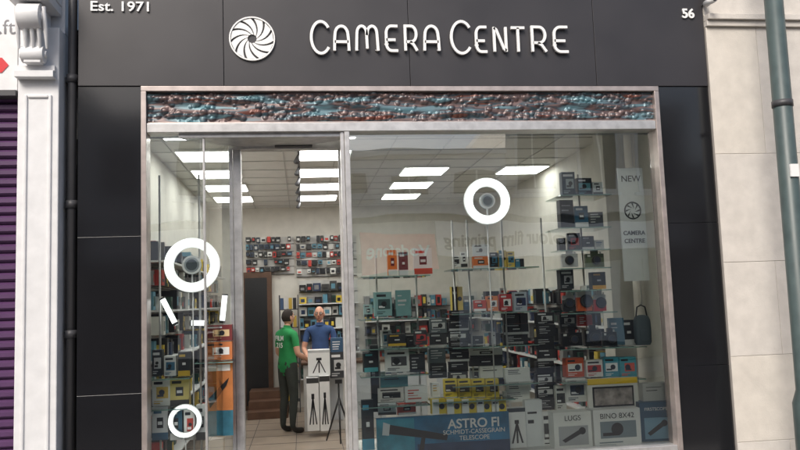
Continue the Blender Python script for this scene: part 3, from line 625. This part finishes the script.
# ---------------------------------------------------------------- people
def person(name,loc,rz,H,arms,shirt,trous,skin,hair,bald=False,glasses=False):
    s=H/1.75; V=[];Rd=[];E=[]
    def j(p,r): V.append(Vector(p)); Rd.append(r if hasattr(r,'__len__') else (r,r)); return len(V)-1
    pel=j((0,0,.97),(.15,.11)); wa=j((0,0,1.1),(.14,.105)); ch=j((0,.01,1.27),(.165,.115)); uc=j((0,.01,1.4),(.14,.09)); nk=j((0,.0,1.49),(.056,.056)); nt_=j((0,-.015,1.57),(.05,.05))
    E+=[(pel,wa),(wa,ch),(ch,uc),(uc,nk),(nk,nt_)]
    bones=[(pel,wa,0),(wa,ch,0),(ch,uc,0),(uc,nk,0),(nk,nt_,2)]
    hands=[]
    for sd in(-1,1):
        hp=j((sd*.095,0,.88),(.098,.098)); kn=j((sd*.11,-.02,.5),(.066,.066)); cf=j((sd*.112,.0,.36),(.062,.062)); an=j((sd*.115,.02,.09),(.042,.042)); he=j((sd*.12,-.03,.045),(.045,.04)); to=j((sd*.135,-.17,.035),(.04,.03))
        E+=[(pel,hp),(hp,kn),(kn,cf),(cf,an),(an,he),(he,to)]; bones+=[(pel,hp,1),(hp,kn,1),(kn,cf,1),(cf,an,1),(an,he,3),(he,to,3)]
        el_,wr_=arms[0 if sd<0 else 1]
        sh=Vector((sd*.185,.01,1.41)); el=Vector(el_); wr=Vector(wr_)
        a=j(sh,(.062,.062)); m1=j(sh.lerp(el,.6),(.05,.05)); e_=j(el,(.042,.042)); f1=j(el.lerp(wr,.35),(.042,.042)); w_=j(wr,(.027,.027)); d=(wr-el).normalized(); hd=j(wr+d*.075,(.038,.022))
        E+=[(uc,a),(a,m1),(m1,e_),(e_,f1),(f1,w_),(w_,hd)]; bones+=[(uc,a,0),(a,m1,0),(m1,e_,2),(e_,f1,2),(f1,w_,2),(w_,hd,2)]
        hands.append((wr+d*.08,d,sd))
    me=bpy.data.meshes.new(name); me.from_pydata([v*1 for v in V],E,[]); o=bpy.data.objects.new(name+'_tmp',me); scene.collection.objects.link(o)
    sk=o.modifiers.new('s','SKIN'); sk.use_smooth_shade=True; su=o.modifiers.new('u','SUBSURF'); su.levels=2
    for i,v in enumerate(me.skin_vertices[0].data): v.radius=Rd[i]; v.use_root=(i==0)
    bpy.context.view_layer.update(); dg=bpy.context.evaluated_depsgraph_get(); ev=o.evaluated_get(dg); m2=ev.to_mesh()
    vs=[v.co.copy() for v in m2.vertices]; fs=[tuple(p.vertices) for p in m2.polygons]
    cs=[p.center.copy() for p in m2.polygons]; ev.to_mesh_clear(); bpy.data.objects.remove(o)
    mm=[mat(name+'_shirt_'+str(shirt),C(*shirt),.85,var=.2,scale=9,bump=.6,bscale=12),mat('trousers_'+str(trous),C(*trous),.9,var=.2,bump=.5,bscale=12),mat('skin_'+str(skin),C(*skin),.55,var=.08),mat('shoe_leather',(.02,.018,.016),.4)]
    HM=mat('hair_'+str(hair),C(*hair),.8,var=.3,scale=60)
    q=MB(); groups={0:[],1:[],2:[],3:[]}
    for f,c_ in zip(fs,cs):
        best=None
        for a,b_,k in bones:
            A=V[a];B=V[b_]; t=max(0,min(1,(c_-A).dot(B-A)/(B-A).length_squared)); dd=(c_-A.lerp(B,t)).length-(Rd[a][0]*(1-t)+Rd[b_][0]*t)
            if best is None or dd<best[0]: best=(dd,k)
        groups[best[1]].append(f)
    q.v+=[tuple(v) for v in vs]
    for k in groups:
        mi=q.mi(mm[k])
        for f in groups[k]: q.f.append(list(f)); q.m.append(mi); q.sm.append(True)
    hc=Vector((0,-.025,1.645)); n=28; h=20; hv=[]
    for i in range(h+1):
        ph=math.pi*i/h
        for k in range(n):
            a=2*math.pi*k/n; x=math.sin(ph)*math.cos(a); y=math.sin(ph)*math.sin(a); z=math.cos(ph)
            X_=.076*x; Y_=.098*y; Z_=.118*z
            if z<0: X_*=1+z*.32; Y_*=1+(z*.28 if y>0 else z*.06)
            if y<-.75 : Y_*=.96
            if y<-.2 and abs(z-.02)<.2: Y_*=.975
            hv.append(hc+Vector((X_,Y_,Z_)))
    fsH=[];fsS=[]
    for i in range(h):
        for k in range(n):
            f=(i*n+k,i*n+(k+1)%n,(i+1)*n+(k+1)%n,(i+1)*n+k); c_=sum((hv[t] for t in f),Vector())/4-hc
            hairy=(c_.z>.065 or (c_.y>.0 and c_.z>-.05) or (abs(c_.x)>.06 and c_.z>.0 and c_.y>-.03))
            if bald: hairy=(c_.z<.05 and c_.z>-.05 and c_.y>.02)
            (fsH if hairy else fsS).append(f)
    q.add(hv,fsS,mm[2],True); off=[hc+(v-hc)*1.06 for v in hv]; q.add(off,fsH,HM,True)
    q.add([hc+(v-hc)*.995 for v in hv],fsH,mm[2],True)
    q.tube([hc+Vector((0,-.09,.02)),hc+Vector((0,-.112,-.02)),hc+Vector((0,-.098,-.032))],[.009,.015,.011],mm[2],8)
    for sx in(-1,1):
        q.sphere(hc+Vector((sx*.03,-.083,.012)),.012,WHITE,n=10); q.sphere(hc+Vector((sx*.03,-.092,.012)),.0055,BLACK,n=8)
        q.sphere(hc+Vector((sx*.078,.005,-.005)),.03,mm[2],(.3,.6,1),12)
        q.box(hc.x+sx*.03-.016,hc.x+sx*.03+.016,hc.y-.095,hc.y-.086,hc.z+.032,hc.z+.037,HM)
    q.sphere(hc+Vector((0,-.086,-.058)),.022,mat('lips',C(160,90,85),.5),(1,.35,.25),12)
    if glasses:
        for sx in(-1,1):
            q.ring(hc+Vector((sx*.032,-.1,.01)),.025,.02,BLACK,.005,20); q.tube([hc+Vector((sx*.057,-.1,.015)),hc+Vector((sx*.08,0,.01))],.0025,BLACK,6)
        q.tube([hc+Vector((-.008,-.103,.012)),hc+Vector((.008,-.103,.012))],.0025,BLACK,6)
    q.tube([(0,.0,1.475),(0,-.002,1.5)],[.085,.064],mm[0],16)
    for p,d,sd in hands:
        side=Vector((0,0,1)).cross(d); side=(side if side.length>.2 else Vector((0,1,0))).normalized(); nrm=d.cross(side).normalized()
        if nrm.z>0: nrm=-nrm
        for i,L in enumerate((.068,.078,.072,.056)):
            b0=p+side*((i-1.5)*.019)-d*.01; p1=b0+d*L*.45+nrm*.004; p2=p1+d*L*.3+nrm*.014; p3=p2+d*L*.2+nrm*.018
            q.tube([b0,p1,p2,p3],[.0095,.009,.008,.006],mm[2],8)
        b0=p-d*.055-side*sd*.02*(1); q.tube([b0,b0-side*sd*.025+d*.03,b0-side*sd*.035+d*.055+nrm*.01],[.012,.0105,.008],mm[2],8)
    ob_=q.done(name,fix=False); ob_.location=loc; ob_.rotation_euler=(0,0,rz); ob_.scale=(s,s,s); return ob_
def floorpt(px,py,zf=.013):
    d=fw+rt*((px-400)/F)+up*((225-py)/F); return CAM+d*((zf-CAM.z)/d.z)
g=floorpt(289,433)
mn=person('man',(g.x,g.y,.013),math.radians(128),1.70,[((-.27,.02,1.13),(-.24,-.2,1.02)),((.25,-.02,1.12),(.2,-.22,1.0))],(38,140,78),(58,62,58),(205,155,130),(40,30,24))
t=text('FILM\n215',0,.135,1.3,.1,WHITE,mn,'shirt_print',ext=.001,bold=.001); t.rotation_euler=(math.pi/2,0,math.pi)
g2=M(321,372,5.6)
person('man',(g2.x,5.6,.013),math.radians(-8),1.72,[((-.25,-.03,1.13),(-.17,-.25,1.02)),((.25,-.03,1.13),(.17,-.25,1.02))],(62,88,135),(40,42,52),(215,160,135),(110,100,95),bald=True,glasses=True)
# ---------------------------------------------------------------- light
w=bpy.data.worlds.new('World'); scene.world=w; w.use_nodes=True; nt=w.node_tree
sky=nt.nodes.new('ShaderNodeTexSky'); sky.sky_type='NISHITA'; sky.sun_disc=False; el=math.radians(42); az=math.radians(208)
sky.sun_elevation=el; sky.sun_rotation=az; sky.air_density=1; sky.dust_density=4; sky.ozone_density=1
nt.links.new(sky.outputs[0],nt.nodes['Background'].inputs[0]); nt.nodes['Background'].inputs[1].default_value=.15
sl=bpy.data.lights.new('sun','SUN'); sl.energy=2.8; sl.angle=math.radians(25); sl.color=(1,.96,.9); so=bpy.data.objects.new('sun',sl); scene.collection.objects.link(so)
dv=Vector((math.sin(az)*math.cos(el),math.cos(az)*math.cos(el),math.sin(el))); so.rotation_euler=dv.to_track_quat('Z','Y').to_euler()
